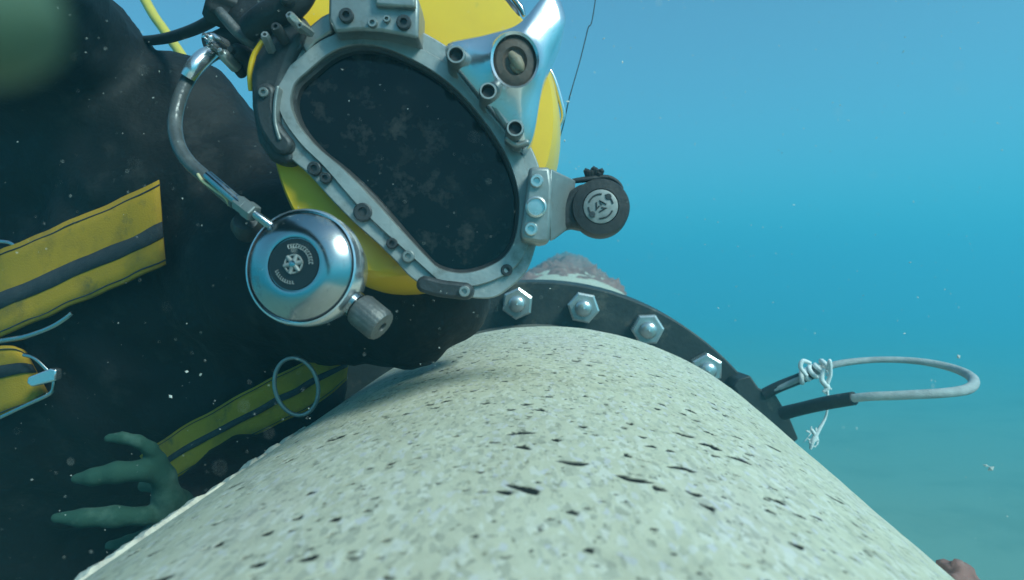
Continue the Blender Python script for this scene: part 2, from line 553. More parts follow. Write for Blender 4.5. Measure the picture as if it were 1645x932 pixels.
# cap nuts on the flange
def nut_mesh():
    mb = MB()
    rr = 0.0315
    hexa = [(rr * math.cos(PI / 3 * k), rr * math.sin(PI / 3 * k)) for k in range(6)]
    # washer
    lathe(mb, (0, 0, 0), (0, 0, 1), [(0.0, 0.0), (0.0265, 0.0), (0.0265, 0.004), (0.0, 0.004)], 28)
    vs_ = [Vector((x, y, 0.004)) for x, y in hexa] + [Vector((x, y, 0.024)) for x, y in hexa] + [Vector((x * 0.88, y * 0.88, 0.0265)) for x, y in hexa]
    fs = [tuple(range(12, 18))]
    for k in range(6):
        l = (k + 1) % 6
        fs += [(k, l, 6 + l, 6 + k), (6 + k, 6 + l, 12 + l, 12 + k)]
    mb.add(vs_, fs)
    return mb
def dome_mesh():
    mb = MB()
    prof = [(0.0165, 0.026), (0.0165, 0.036)] + [(0.0165 * math.cos(a), 0.036 + 0.009 * math.sin(a)) for a in np.linspace(0.15, PI / 2 - 0.01, 7)] + [(0, 0.0452)]
    lathe(mb, (0, 0, 0), (0, 0, 1), prof, 28)
    return mb
def raw(name, mb, m, smooth):
    me = bpy.data.meshes.new(name)
    me.from_pydata(mb.v, [], mb.f)
    bm = bmesh.new(); bm.from_mesh(me); bmesh.ops.recalc_face_normals(bm, faces=bm.faces); bm.to_mesh(me); bm.free()
    me.materials.append(m)
    me.polygons.foreach_set('use_smooth', [True] * len(me.polygons))
    me.set_sharp_from_angle(angle=math.radians(smooth))
    return me
nut_me, dome_me = raw('nut', nut_mesh(), MT['zinc'], 20), raw('bolt_end', dome_mesh(), MT['zinc'], 50)
for k, deg in enumerate((-7.4, 7.7, 23.0, 39.0, 54.0, -22.5)):
    th = math.radians(deg)
    pos = PC(S_FL - 0.001, th, RB)
    rad = (rt * math.sin(th) - dn * math.cos(th))
    nrm = -ax
    q = Matrix((rad.cross(nrm), rad, nrm)).transposed().to_quaternion()
    from mathutils import Quaternion
    q = q @ Quaternion((0, 0, 1), (0.35, 0.0, 0.5, 0.2, 0.1, 0.3)[k])
    o = bpy.data.objects.new('nut', nut_me); COL.objects.link(o); o.parent = pipe
    o.location = pos - porg; o.rotation_mode = 'QUATERNION'; o.rotation_quaternion = q
    d = bpy.data.objects.new('bolt_end', dome_me); COL.objects.link(d); d.parent = o

# far pipe beyond the flange
far = thing('coated_pipe', PC(3, 0, 0) - Vector((0, 0, R)), 'distant pipe run beyond the black flange, pale then crusted with brown growth', 'pipe')
build('flange', ring_profile(MB(), [(S_FL + 0.053, 0.40), (S_FL + 0.053, RF), (S_FL + 0.10, RF), (S_FL + 0.10, 0.40)], 128), MT['flange'], far, smooth=30)
FOFF = 0.0
mb = MB(); vs_, fs = [], []
ss = np.linspace(S_FL + 0.35, 4.2, 40); seg = 120
for s in ss:
    for k in range(seg):
        th = 2 * PI * k / seg
        vs_.append(PC(s, th, R + 0.004 * noise.noise(Vector((s * 4, math.cos(th) * 3, math.sin(th) * 3)))))
for i in range(len(ss) - 1):
    for k in range(seg):
        l = (k + 1) % seg
        fs.append((i * seg + k, i * seg + l, (i + 1) * seg + l, (i + 1) * seg + k))
fs.append(tuple(range(seg)))
mb.add(vs_, fs)
build('concrete_coating', mb, MT['pipe'], far, smooth=180)
mb = MB(); vs_, fs = [], []
ss = np.linspace(2.6, 13.0, 210)
for s in ss:
    for k in range(seg):
        th = 2 * PI * k / seg
        g = noise.fractal(Vector((s * 2.2, math.cos(th) * 3.4, math.sin(th) * 3.4)), 0.5, 2.1, 6)
        vs_.append(PC(s, th, R - 0.012 + 0.06 * max(-0.4, g) * min(1, (s - 2.5) * 1.2)))
for i in range(len(ss) - 1):
    for k in range(seg):
        l = (k + 1) % seg
        fs.append((i * seg + k, i * seg + l, (i + 1) * seg + l, (i + 1) * seg + k))
fs.append(tuple(range(seg))); fs.append(tuple((len(ss) - 1) * seg + k for k in range(seg)))
mb.add(vs_, fs)
build('growth_crust', mb, MT['growth'], far, smooth=180)

# crusty lump on the right flank of the near pipe
def lump(c, rad, seed, sub=4, amp=0.45, squash=(1, 1, 1)):
    bm = bmesh.new(); bmesh.ops.create_icosphere(bm, subdivisions=sub, radius=1)
    mb = MB()
    for v in bm.verts:
        p = v.co.normalized()
        k = 1 + amp * noise.fractal(p * 1.6 + Vector((seed, 0, 0)), 0.7, 2.0, 5)
        v.co = Vector(c) + Vector((p.x * squash[0], p.y * squash[1], p.z * squash[2])) * rad * k
    mb.add([v.co.copy() for v in bm.verts], [tuple(x.index for x in f.verts) for f in bm.faces])
    bm.free(); return mb
o = build('growth_clump', lump(P(1536, 944, 0.56), 0.0185, 3.3, squash=(1.05, 1.3, 0.9)), MT['growth'], smooth=180)
tag(o, 'small ragged brown growth clump on the right edge of the pale pipe', 'growth')

# ------------------------------------------------------------------ lug, sling, cord at the right of the flange
YL = 1.27
mb = MB()
prism(mb, [(1172, 618), (1180, 607), (1199, 601), (1213, 621), (1240, 632), (1252, 652), (1262, 668), (1276, 702), (1262, 712), (1225, 690), (1195, 655)], YL - 0.02, YL + 0.05, YL)
lug = build('lifting_lug', mb, MT['flange'], bevel=0.003, smooth=30)
tag(lug, 'dark steel lug plate clamped on the right rim of the black flange', 'lug')
sling = thing('rope_sling', P(1245, 650, YL), 'pale rope loop with two black sleeved legs sticking out right of the flange', 'sling')
def px_tube(mb, pts, n=8, seg=12):
    """pts (u, v, depth, radius px)"""
    q = spline(pts, n)
    return tube(mb, [P(a, b, c) for a, b, c, r in q], [M_(r, c) for a, b, c, r in q], seg)
build('rope', px_tube(MB(), [(1232, 631, 1.25, 5), (1305, 600, 1.22, 5.5), (1345, 585, 1.21, 5.5), (1410, 578, 1.20, 5), (1480, 581, 1.17, 5.5), (1535, 593, 1.13, 6.5), (1563, 609, 1.08, 8), (1557, 624, 1.03, 8.5), (1520, 631, 1.01, 8), (1450, 635, 1.02, 7.5), (1370, 640, 1.06, 7), (1270, 662, 1.17, 6.5)], 10), MT['rope'], sling)
build('sleeve', px_tube(MB(), [(1226, 634, 1.255, 9), (1250, 622, 1.247, 9), (1280, 610, 1.235, 9), (1308, 599, 1.22, 9)]), MT['rubber'], sling)
build('sleeve', px_tube(MB(), [(1258, 664, 1.19, 11), (1290, 656, 1.15, 10.5), (1330, 647, 1.10, 11), (1372, 640, 1.06, 11)]), MT['rubber'], sling)
cordt = thing('tied_cord', P(1318, 590, 1.2), 'frayed white cord knotted round the rope loop, its end hanging down', 'cord')
mb = MB()
for k in range(5):
    u = 1288 + k * 9.5
    r = 9 + random.uniform(-1.5, 2.0)
    cx = P(u, 606 - k * 4.7, 1.222 - k * 0.003)
    t = (P(1345, 583, 1.21) - P(1290, 606, 1.235)).normalized()
    x, z, nn = frame_of(t)
    ring = [cx + (x * math.cos(a) + z * math.sin(a)) * M_(r, 1.2) + nn * 0.004 * math.sin(a + k) for a in np.linspace(0, 2 * PI, 18, endpoint=False)]
    tube(mb, ring, M_(3.8, 1.2), 8, closed=True)
build('wrap', mb, MT['cord'], cordt, smooth=180)
mb = MB()
px_tube(mb, [(1331, 588, 1.19, 3), (1333, 580, 1.18, 3), (1334, 602, 1.185, 3), (1328, 620, 1.19, 3.5), (1330, 640, 1.19, 1.6), (1327, 668, 1.2, 2), (1316, 690, 1.2, 3), (1306, 708, 1.2, 4), (1302, 722, 1.2, 2)])
px_tube(mb, [(1324, 592, 1.19, 3), (1320, 610, 1.19, 4), (1329, 622, 1.19, 4.5), (1322, 630, 1.19, 2)])
px_tube(mb, [(1296, 604, 1.2, 3), (1286, 590, 1.2, 3.5), (1290, 580, 1.2, 3.5), (1302, 584, 1.2, 3)])
px_tube(mb, [(1310, 700, 1.2, 3), (1304, 690, 1.2, 2.4), (1312, 705, 1.2, 2.6), (1300, 712, 1.2, 2.2)])
for k in range(9):
    u0, v0 = random.uniform(1296, 1316), random.uniform(692, 716)
    px_tube(mb, [(u0, v0, 1.2, 1.0), (u0 + random.uniform(-9, 9), v0 + random.uniform(-9, 9), 1.2, 0.9), (u0 + random.uniform(-12, 12), v0 + random.uniform(-4, 16), 1.2, 0.5)], 4, 6)
for k in range(7):
    u0, v0 = random.uniform(1318, 1334), random.uniform(600, 632)
    px_tube(mb, [(u0, v0, 1.19, 1.2), (u0 + random.uniform(-7, 7), v0 + random.uniform(-8, 8), 1.19, 1.0), (u0 + random.uniform(-9, 9), v0 + random.uniform(-4, 12), 1.19, 0.5)], 4, 6)
build('loose_end', mb, MT['cord'], cordt, smooth=180)

# ------------------------------------------------------------------ diving helmet
helmet = thing('diving_helmet', P(650, 470, 0.68), 'yellow diving helmet with a dark steel-framed faceplate and chrome regulator', 'helmet')
SC, SR = P(650, 225, 0.68), 0.155
mb = MB()
vs_, fs = [], []
nu, nv = 72, 48
for j in range(nv + 1):
    ph = PI * j / nv
    for i in range(nu):
        a = 2 * PI * i / nu
        p = Vector((math.sin(ph) * math.cos(a), math.cos(ph), math.sin(ph) * math.sin(a)))   # pole towards / away from the camera
        q = SC + Vector((p.x * SR * (1.02 if p.x > 0 else 0.70), p.y * SR * (1.6 if p.y < 0 else 1.1), p.z * SR * 1.02))
        q.y = max(q.y, 0.5745 + 0.00006 * (q.x / 0.57 * F + 172.5) - 0.00003 * (206 - q.z / 0.57 * F))
        vs_.append(q)
for j in range(nv):
    for i in range(nu):
        k = (i + 1) % nu
        fs.append((j * nu + i, j * nu + k, (j + 1) * nu + k, (j + 1) * nu + i))
mb.add(vs_, fs)
shell = build('shell', mb, MT['shell'], helmet, smooth=35)

C0 = (655, 262)
INNER = [(474, 142), (470, 161), (473, 180), (485, 206), (512, 238), (548, 268), (585, 304), (620, 342), (655, 381), (684, 412), (704, 430), (737, 438), (769, 433), (801, 418), (820, 397), (830, 368), (834, 327), (830, 294), (820, 262), (807, 234), (780, 193), (748, 154), (713, 122), (674, 97), (632, 78), (600, 69), (570, 69), (548, 75), (525, 88), (496, 115), (480, 131)]
OUTER = [(430, 160), (428, 190), (440, 222), (462, 250), (497, 281), (530, 318), (565, 354), (608, 393), (636, 421), (664, 450), (700, 468), (735, 475), (768, 480), (795, 478), (822, 460), (846, 436), (860, 400), (872, 350), (876, 300), (866, 255), (848, 215), (812, 150), (765, 98), (715, 62), (672, 38), (630, 20), (590, 12), (545, 22), (500, 44), (462, 84), (440, 122)]
N = 200
IN = polar(spline(INNER, 4, True), C0, N)
OU = polar(spline(OUTER, 4, True), C0, N)
dirn = OU - IN
gap = np.hypot(dirn[:, 0], dirn[:, 1])[:, None]
dirn = dirn / gap
def ypl(u, v, y):
    return y + 0.00006 * (u - 650) - 0.00003 * (v - 260)
def loop(off, y):
    o = IN + dirn * np.minimum(off, gap * 0.86) if off < 900 else OU
    out = []
    for u, v in o:
        p = P(u, v, 0.55); out.append(Vector((p.x, ypl(u, v, y), p.z)))
    return out
build('port_frame', loft(MB(), [loop(9, 0.5580), loop(999, 0.5570), loop(999, 0.600), loop(9, 0.600)], True), MT['steel'], helmet, bevel=0.0012)
ret = build('retainer_ring', loft(MB(), [loop(0, 0.5655), loop(0, 0.5545), loop(1.5, 0.5532), loop(24, 0.5528), loop(25.5, 0.5538), loop(25.5, 0.560), loop(10, 0.5655)], True), MT['steel'], helmet, smooth=25)
build('gasket', loft(MB(), [loop(-7, 0.568), loop(-5, 0.561), loop(0.5, 0.559), loop(0.5, 0.568)], True), MT['rubber'], helmet)
g = loop(2, 0.5665); mb = MB()
gb = [p + Vector((0, 0.005, 0)) for p in g]
nn_ = len(g)
mb.add(g + gb, [tuple(range(nn_)), tuple(range(nn_, 2 * nn_))] + [(i, (i + 1) % nn_, nn_ + (i + 1) % nn_, nn_ + i) for i in range(nn_)])
build('faceplate', mb, MT['glass'], helmet, smooth=20)

def screw(u, v, y, rpx, m, parent, depth=0.006, socket=True, nrm=(0, -1, 0)):
    r = M_(rpx, y)
    mb = MB()
    pr = [(0, -depth), (r, -depth), (r, depth * 0.55), (r * 0.86, depth * 0.8)]
    if socket: pr += [(r * 0.5, depth * 0.8), (r * 0.45, depth * 0.1), (0, depth * 0.1)]
    else: pr += [(r * 0.5, depth), (0, depth * 1.05)]
    lathe(mb, P(u, v, y), nrm, pr, 20)
    return build('screw', mb, m, parent, smooth=30)
# screws round the port frame
for u, v, r, m in ((505, 271, 11, 'dark'), (523, 286, 9, 'dark'), (583, 341, 15, 'dark'), (630, 391, 9, 'dark'), (656, 412, 10, 'steel'), (814, 434, 9.5, 'dark'), (473, 72, 12, 'dark'), (455, 236, 9, 'steel')):
    screw(u, v, ypl(u, v, 0.5532), r, MT[m], helmet, 0.0028)
# left rubber clamp, bottom clamp
def bar(pts, wpx, y0, y1, m, name, parent, bevel=0.003):
    """rounded bar outline round a pixel polyline"""
    c = np.array(spline(pts, 6)); t = np.gradient(c, axis=0); t /= np.hypot(*t.T)[:, None]
    nrm = np.c_[-t[:, 1], t[:, 0]]
    A = c + nrm * wpx; B = c - nrm * wpx
    capE = [c[-1] + (nrm[-1] * math.cos(a) + t[-1] * math.sin(a)) * wpx for a in np.linspace(0, PI, 9)[1:-1]]
    capS = [c[0] - (nrm[0] * math.cos(a) + t[0] * math.sin(a)) * wpx for a in np.linspace(0, PI, 9)[1:-1]]
    poly = [tuple(p) for p in A] + [tuple(p) for p in capE] + [tuple(p) for p in B[::-1]] + [tuple(p) for p in capS]
    return build(name, prism(MB(), poly, y0, y1, y0), m, parent, bevel=bevel, smooth=35)
lc = bar([(425, 148), (424, 172), (430, 198), (441, 217), (452, 231)], 16, 0.537, 0.60, MT['dark'], 'clamp', helmet)
screw(424, 149, 0.5365, 8, MT['steel'], lc, 0.003)
bc = bar([(682, 457), (705, 463), (728, 466), (746, 468)], 14, 0.534, 0.57, MT['dark'], 'clamp', helmet)
screw(746, 468, 0.5335, 9, MT['steel'], bc, 0.003)
bar([(448, 222), (441, 196), (441, 165), (445, 140)], 3, 0.535, 0.55, MT['steel'], 'trim_strip', helmet, 0.001)
# top plate with screws
tp = build('top_plate', prism(MB(), [(528, -12), (600, -22), (668, -16), (673, 6), (672, 62), (640, 55), (612, 50), (575, 48), (538, 52), (527, 30)], 0.536, 0.575, 0.536), MT['steel'], helmet, bevel=0.0025)
build('plate_step', prism(MB(), [(600, -30), (666, -26), (667, 12), (602, 8)], 0.530, 0.54, 0.53), MT['steel'], tp, bevel=0.002)
for u, v, r in ((557, 26, 12), (599, 38, 8), (649, 37, 12), (622, 32, 6)):
    screw(u, v, 0.5355, r, MT['dark'] if r > 10 else MT['steel'], tp, 0.004)

# polished bail bracket with round brown cap
BR = [(714, 66), (740, 58), (770, 53), (800, 46), (826, 38), (846, 22), (866, -4), (884, -24), (898, -16), (910, 18), (908, 36), (900, 58), (886, 88), (876, 118), (869, 150), (862, 195), (854, 224), (842, 238), (828, 228), (806, 200), (786, 176), (764, 150), (738, 118), (718, 92)]
cc_ = (827, 102)
NB = 120
bo = resample(spline(BR, 5, True), 900)
# pair outline and circle points by angle about the cap (the arm is radial enough)
bo = polar(bo, cc_, NB)
ta = np.linspace(-PI, PI, NB, endpoint=False)
def ell(rx, ry):
    t0 = np.radians(-12)
    x = rx * np.cos(ta - t0 * 0); y = ry * np.sin(ta)
    return np.c_[cc_[0] + x * math.cos(t0) - y * math.sin(t0) * 0.4, cc_[1] + x * math.sin(t0) * 0.4 + y * math.cos(t0)]
def wl(o, y, yr=0.54):
    return [Vector((P(u, v, yr).x, y, P(u, v, yr).z)) for u, v in o]
e0, e1 = ell(39, 46), ell(35, 42)
def lerp(a, b, t): return a * (1 - t) + b * t
loops = [wl(bo, 0.592), wl(bo, 0.5505), wl(lerp(bo, e0, 0.06), 0.5445), wl(lerp(bo, e0, 0.2), 0.5415), wl(lerp(bo, e0, 0.5), 0.5385), wl(lerp(bo, e0, 0.8), 0.5355), wl(lerp(bo, e0, 0.95), 0.5325), wl(e0, 0.5310), wl(e1, 0.5325), wl(e1, 0.545)]
bracket = build('bail_bracket', loft(MB(), loops), MT['polish'], helmet, smooth=50)
ca = build('round_cap', loft(MB(), [wl(ell(35, 42), 0.545), wl(ell(34.5, 41.5), 0.5365), wl(ell(30, 36), 0.5345), wl(ell(20, 24), 0.5340), wl(ell(16, 20), 0.5365)], cap_last=True), MT['brown'], bracket, smooth=35)
mb = MB()
tube(mb, [P(820, 86, 0.536), P(829, 96, 0.534), P(835, 108, 0.534), P(840, 114, 0.536)], [0.003, 0.005, 0.0045, 0.002], 8)
tube(mb, [P(822, 104, 0.537), P(828, 111, 0.535), P(835, 118, 0.537)], [0.002, 0.003, 0.002], 8)
build('cap_emblem', mb, MT['tan'], bracket, smooth=60)
# lugs with bores along the rim
for u, v, r in ((733, 92, 16), (784, 150, 15), (827, 209, 15)):
    mb = MB(); rr = M_(r, 0.53)
    lathe(mb, P(u, v, 0.5375), (0.05, -1, 0.05), [(0, -0.03), (rr, -0.03), (rr, 0.004), (rr * 0.9, 0.006), (rr * 0.72, 0.006), (rr * 0.68, -0.006), (0, -0.006)], 26)
    lg = build('lug', mb, MT['steel'], bracket, smooth=35)
    mb = MB(); lathe(mb, P(u, v, 0.5375), (0.05, -1, 0.05), [(rr * 0.66, -0.0055), (rr * 0.60, 0.002), (rr * 0.5, 0.001), (0, 0.0005)], 20)
    build('bore', mb, MT['rubber'], bracket, smooth=35)
bar([(752, 112), (775, 140)], 7, 0.542, 0.56, MT['steel'], 'bridge', bracket, 0.003)
bar([(796, 168), (815, 196)], 8, 0.541, 0.56, MT['steel'], 'bridge', bracket, 0.003)
bar([(815, 222), (830, 232), (846, 228)], 5, 0.542, 0.56, MT['steel'], 'bridge', bracket, 0.002)
# dark fitting behind the bracket
mb = MB(); px_tube(mb, [(770, -12, 0.62, 14), (800, 2, 0.61, 14), (822, 22, 0.60, 12), (832, 30, 0.60, 6)])
build('light_mount', mb, MT['dark'], helmet)
mb = MB(); px_tube(mb, [(822, -6, 0.6, 4), (836, 12, 0.6, 5), (842, 26, 0.6, 3)])
build('clip', mb, MT['chrome'], helmet)
mb = MB(); px_tube(mb, [(872, 98, 0.64, 3), (888, 122, 0.642, 4), (900, 160, 0.645, 4.5), (905, 186, 0.647, 4), (899, 202, 0.648, 2)])
build('rim_trim', mb, MT['polish'], helmet)

gd = build('side_guard', prism(MB(), [(401, 118), (408, 88), (424, 62), (446, 40), (482, 18), (496, 40), (470, 92), (452, 140), (448, 190), (466, 240), (474, 256), (452, 264), (432, 256), (412, 226), (402, 170)], 0.5435, 0.64, 0.5435), MT['dark'], helmet, bevel=0.006, seg=3)
mb = MB(); px_tube(mb, [(422, 66, 0.553, 4), (408, 90, 0.553, 5), (402, 118, 0.553, 5), (403, 146, 0.555, 4)])
build('guard_edge', mb, MT['shell'], gd)
build('frame_tab', prism(MB(), [(484, 74), (494, 44), (516, 26), (532, 18), (534, 50), (508, 66), (492, 86)], 0.549, 0.60, 0.549), MT['steel'], helmet, bevel=0.002)
# right side bracket and swivel knob
sp = build('side_plate', prism(MB(), [(850, 268), (884, 268), (888, 300), (886, 345), (884, 388), (868, 391), (838, 386), (836, 372), (842, 330), (846, 300)], 0.536, 0.575, 0.536), MT['steel'], helmet, bevel=0.003)
for u, v, r, m in ((862, 291, 11, 'zinc'), (853, 368, 11, 'zinc')):
    screw(u, v, 0.5355, r, MT[m], sp, 0.004)
mb = MB(); lathe(mb, P(861, 333, 0.535), (0, -1, 0), [(0.0, -0.004), (M_(17, .535), -0.004), (M_(17, .535), 0.003), (M_(14, .535), 0.004), (M_(13, .535), 0.002), (0, 0.0025)], 28)
build('pin', mb, MT['zinc'], sp, smooth=30)
mb = MB()
w = [P(884, 270, 0.537), P(925, 290, 0.560), P(918, 362, 0.560), P(884, 388, 0.537)]
back = [p + Vector((0.0, 0.006, 0)) for p in w]
mb.add(w + back, [(0, 1, 2, 3), (7, 6, 5, 4), (0, 1, 5, 4), (1, 2, 6, 5), (2, 3, 7, 6), (3, 0, 4, 7)])
build('wing', mb, MT['steel'], sp, bevel=0.0015)
mb = prism(MB(), [(887, 386), (894, 350), (903, 326), (916, 306), (934, 294), (960, 296), (960, 368), (934, 368), (916, 364)], 0.553, 0.578, 0.553)
kn = build('swivel_knob', mb, MT['rubber'], helmet, bevel=0.004, seg=3)
KC = P(965, 332, 0.548); kr = M_(47, 0.548); nk = Vector((-0.10, -1, 0.05))
mb = MB(); lathe(mb, KC, nk, [(0, -0.028), (kr * 0.93, -0.028), (kr, -0.022), (kr, -0.004), (kr * 0.95, 0.0), (kr * 0.62, 0.001), (kr * 0.60, -0.003), (0, -0.003)], 44)
build('knob_rim', mb, MT['rubber'], kn, smooth=35)
mb = MB(); lathe(mb, KC, nk, [(kr * 0.585, -0.004), (kr * 0.585, 0.0008), (kr * 0.5, 0.0016), (0, 0.0016)], 36)
build('knob_disc', mb, MT['print'], kn, smooth=35)
x_, z_, n_ = frame_of(nk)
def disc_pt(c, rr, a, h): return Vector(c) + (x_ * math.cos(a) + z_ * math.sin(a)) * rr + n_ * h
mb = MB()
for a0, a1 in ((0.2, 1.2), (1.5, 2.8), (3.2, 4.2), (4.6, 5.9)):
    tube(mb, [disc_pt(KC, kr * 0.42, a, 0.0018) for a in np.linspace(a0, a1, 8)], 0.0007, 6)
for a, r in ((0.9, 0.42), (3.9, 0.40)):
    lathe(mb, disc_pt(KC, kr * r, a, 0.0014), nk, [(0.0026, 0), (0.0024, 0.001), (0, 0.0011)], 12)
for k in range(3):
    tube(mb, [disc_pt(KC, kr * 0.2, 2 * PI * k / 3 + .3, 0.0018), disc_pt(KC, kr * 0.2, 2 * PI * k / 3 + 1.8, 0.0018), disc_pt(KC, kr * 0.05, 2 * PI * k / 3 + .9, 0.0018)], 0.0007, 6)
build('knob_emblem', mb, MT['dark'], kn, smooth=60)
mb = MB()
for k in range(7):
    mb = MB()
    lathe(mb, P(943 + k * 3.6, 279 + (k % 3) * 2.2 - (3 if 1 < k < 5 else 0), 0.566), (0.1 * (k - 3), -0.3, 1), [(0, -0.004), (M_(4.5, .56), -0.004), (M_(5, .56), 0.003), (0, 0.005)], 9)
    build('strap_tooth', mb, MT['rubber'], kn)
mb = MB()
px_tube(mb, [(920, 291, 0.566, 4), (945, 288, 0.566, 5), (975, 285, 0.566, 4), (992, 293, 0.566, 3.5), (1000, 304, 0.566, 2.5)])
build('knob_strap', mb, MT['rubber'], kn)

# chrome demand regulator
RC = P(486, 429, 0.505); rr = M_(95, 0.505); nr = Vector((-0.16, -1, 0.12)).normalized()
reg = build('regulator', lathe(MB(), RC, nr, [(0, -0.045), (rr * 0.72, -0.045), (rr * 0.9, -0.03), (rr, -0.012), (rr * 1.01, 0.0), (rr * 0.985, 0.004), (rr * 0.955, 0.0045), (rr * 0.95, -0.002), (0, -0.003)], 72), MT['polish'], helmet, smooth=45)
dome = [(rr * 0.935, -0.003)]
for t in np.linspace(0, 1, 12):
    r_ = rr * (0.925 - t * 0.455); dome.append((r_, 0.004 + 0.0105 * math.sin(t * PI / 2) ** 0.9))
dome += [(rr * 0.455, 0.0143), (rr * 0.445, 0.0130), (0, 0.0130)]
build('cover', lathe(MB(), RC, nr, dome, 72), MT['chrome'], reg, smooth=50)
build('label_disc', lathe(MB(), RC, nr, [(rr * 0.44, 0.0127), (rr * 0.43, 0.0141), (0, 0.0143)], 48), MT['label'], reg, smooth=50)
x_, z_, n_ = frame_of(nr)
mb = MB()
for k in range(13):                           # blurred lettering round the label
    a = 1.95 - k * 0.155
    a2 = a - 0.10
    for r0 in ((0.335, 0.30, 0.27)[k % 3], 0.33, 0.275):
        tube(mb, [disc_pt(RC, rr * r0, a, 0.0145), disc_pt(RC, rr * r0, a2, 0.0145)], 0.00045, 5)
    tube(mb, [disc_pt(RC, rr * 0.27, a, 0.0145), disc_pt(RC, rr * 0.335, a - 0.02, 0.0145)], 0.00045, 5)
for k in range(9):
    a = 3.5 + k * 0.15
    tube(mb, [disc_pt(RC, rr * 0.28, a, 0.0145), disc_pt(RC, rr * 0.33, a + 0.03, 0.0145)], 0.00045, 5)
    tube(mb, [disc_pt(RC, rr * 0.33, a, 0.0145), disc_pt(RC, rr * 0.33, a + .1, 0.0145)], 0.00045, 5)
for k in range(6):                            # centre emblem
    a = PI / 3 * k + 0.2
    tube(mb, [disc_pt(RC, rr * 0.03, a, 0.0145), disc_pt(RC, rr * 0.17, a, 0.0147)], [0.0022, 0.0014], 8)
tube(mb, [disc_pt(RC, rr * 0.15, a, 0.0145) for a in np.linspace(0, 2 * PI, 24, endpoint=False)], 0.0009, 6, closed=True)
build('label_print', mb, MT['print'], reg, smooth=60)
build('jewel', lathe(MB(), disc_pt(RC, 0, 0, 0.0145), nr, [(0.0028, 0), (0.0025, 0.002), (0, 0.003)], 14), MT['chrome'], reg)
# neck that joins the regulator to the shell, adjusting knob
mb = MB(); tube(mb, [RC - nr * 0.03, P(520, 405, 0.58), P(580, 350, 0.66)], [0.03, 0.022, 0.02], 24)
build('neck', mb, MT['dark'], reg)
k0, k1 = P(556, 478, 0.515), P(612, 524, 0.505)
ad = (k1 - k0).normalized()
mb = MB(); lathe(mb, k0, ad, [(0, -0.02), (0.0085, -0.02), (0.0085, 0.006), (0.0105, 0.006), (0.0105, 0.012), (0.007, 0.012), (0.007, 0.02), (0, 0.02)], 24)
build('stem', mb, MT['chrome'], reg, smooth=30)
mb = MB(); lathe(mb, k0, ad, [(0, 0.014), (0.0118, 0.014), (0.0130, 0.0165), (0.0130, 0.036), (0.0116, 0.0385), (0.004, 0.039), (0.0035, 0.036), (0, 0.036)], 60, lobes=20, amp=0.018)
build('adjusting_knob', mb, MT['knurl'], reg, smooth=50)

# bent supply tube with fittings
tubep = build('supply_tube', px_tube(MB(), [(352, 84, 0.60, 9), (330, 96, 0.59, 11), (306, 122, 0.58, 11), (288, 160, 0.565, 11), (281, 200, 0.555, 11), (288, 236, 0.545, 11), (305, 262, 0.54, 11), (328, 283, 0.535, 11), (352, 304, 0.53, 11), (380, 327, 0.525, 11)], 8, 16), MT['tape'], helmet)
build('bright_rod', px_tube(MB(), [(334, 282, 0.525, 8), (358, 303, 0.518, 8.5), (392, 332, 0.512, 8.5), (412, 346, 0.51, 7), (436, 364, 0.512, 8)], 6, 16), MT['chrome'], tubep)
build('top_sleeve', px_tube(MB(), [(346, 82, 0.59, 9), (330, 90, 0.58, 13), (312, 108, 0.572, 13.5), (302, 124, 0.572, 12.5)], 6, 16), MT['polish'], tubep)
for (a, b) in (((388, 329, 0.514), 13), ((402, 339, 0.511), 15)):
    mb = MB(); d = (P(412, 346, 0.51) - P(380, 322, 0.516)).normalized()
    rr_ = M_(b, 0.51)
    lathe(mb, P(*a), d, [(0, -0.005), (rr_ * .9, -0.005), (rr_, -0.004), (rr_, 0.004), (rr_ * .9, 0.005), (0, 0.005)], 6)
    build('hex_fitting', mb, MT['steel'], tubep, smooth=20)
build('wire', px_tube(MB(), [(318, 280, 0.53, 2.5), (326, 291, 0.525, 2.5), (345, 305, 0.52, 2.6), (362, 318, 0.52, 2.6), (368, 330, 0.525, 2.2)], 6, 8), MT['yellowwire'], tubep)
mb = MB(); lathe(mb, P(396, 362, 0.53), (0.3, -1, 0.5), [(0, -0.01), (0.010, -0.01), (0.012, 0), (0.009, 0.008), (0, 0.009)], 20)
build('hose_boss', mb, MT['dark'], tubep)

# valve block on the left of the helmet
vb = build('valve_block', px_tube(MB(), [(335, 78, 0.62, 20), (372, 66, 0.62, 24), (410, 60, 0.625, 34), (450, 62, 0.63, 36), (478, 80, 0.64, 34)], 6, 18), MT['rubber'], helmet)
mb = MB(); lathe(mb, P(418, 18, 0.60), (-0.25, -1, 0.35), [(0, -0.04), (0.024, -0.04), (0.028, -0.03), (0.031, -0.012), (0.031, 0.004), (0.026, 0.009), (0.012, 0.011), (0, 0.009)], 60, lobes=9, amp=0.07)
build('valve_knob', mb, MT['rubber'], vb, smooth=45)
mb = MB(); lathe(mb, P(364, 12, 0.61), (-0.9, -0.5, 0.3), [(0, -0.03), (0.016, -0.03), (0.019, -0.01), (0.019, 0.012), (0.014, 0.017), (0, 0.018)], 48, lobes=8, amp=0.07)
build('valve_knob', mb, MT['rubber'], vb, smooth=45)
build('lever', px_tube(MB(), [(352, 18, 0.575, 8), (364, 32, 0.572, 9), (384, 54, 0.57, 9), (404, 68, 0.572, 9.5), (422, 74, 0.58, 11)], 5, 10), MT['knurl'], vb)
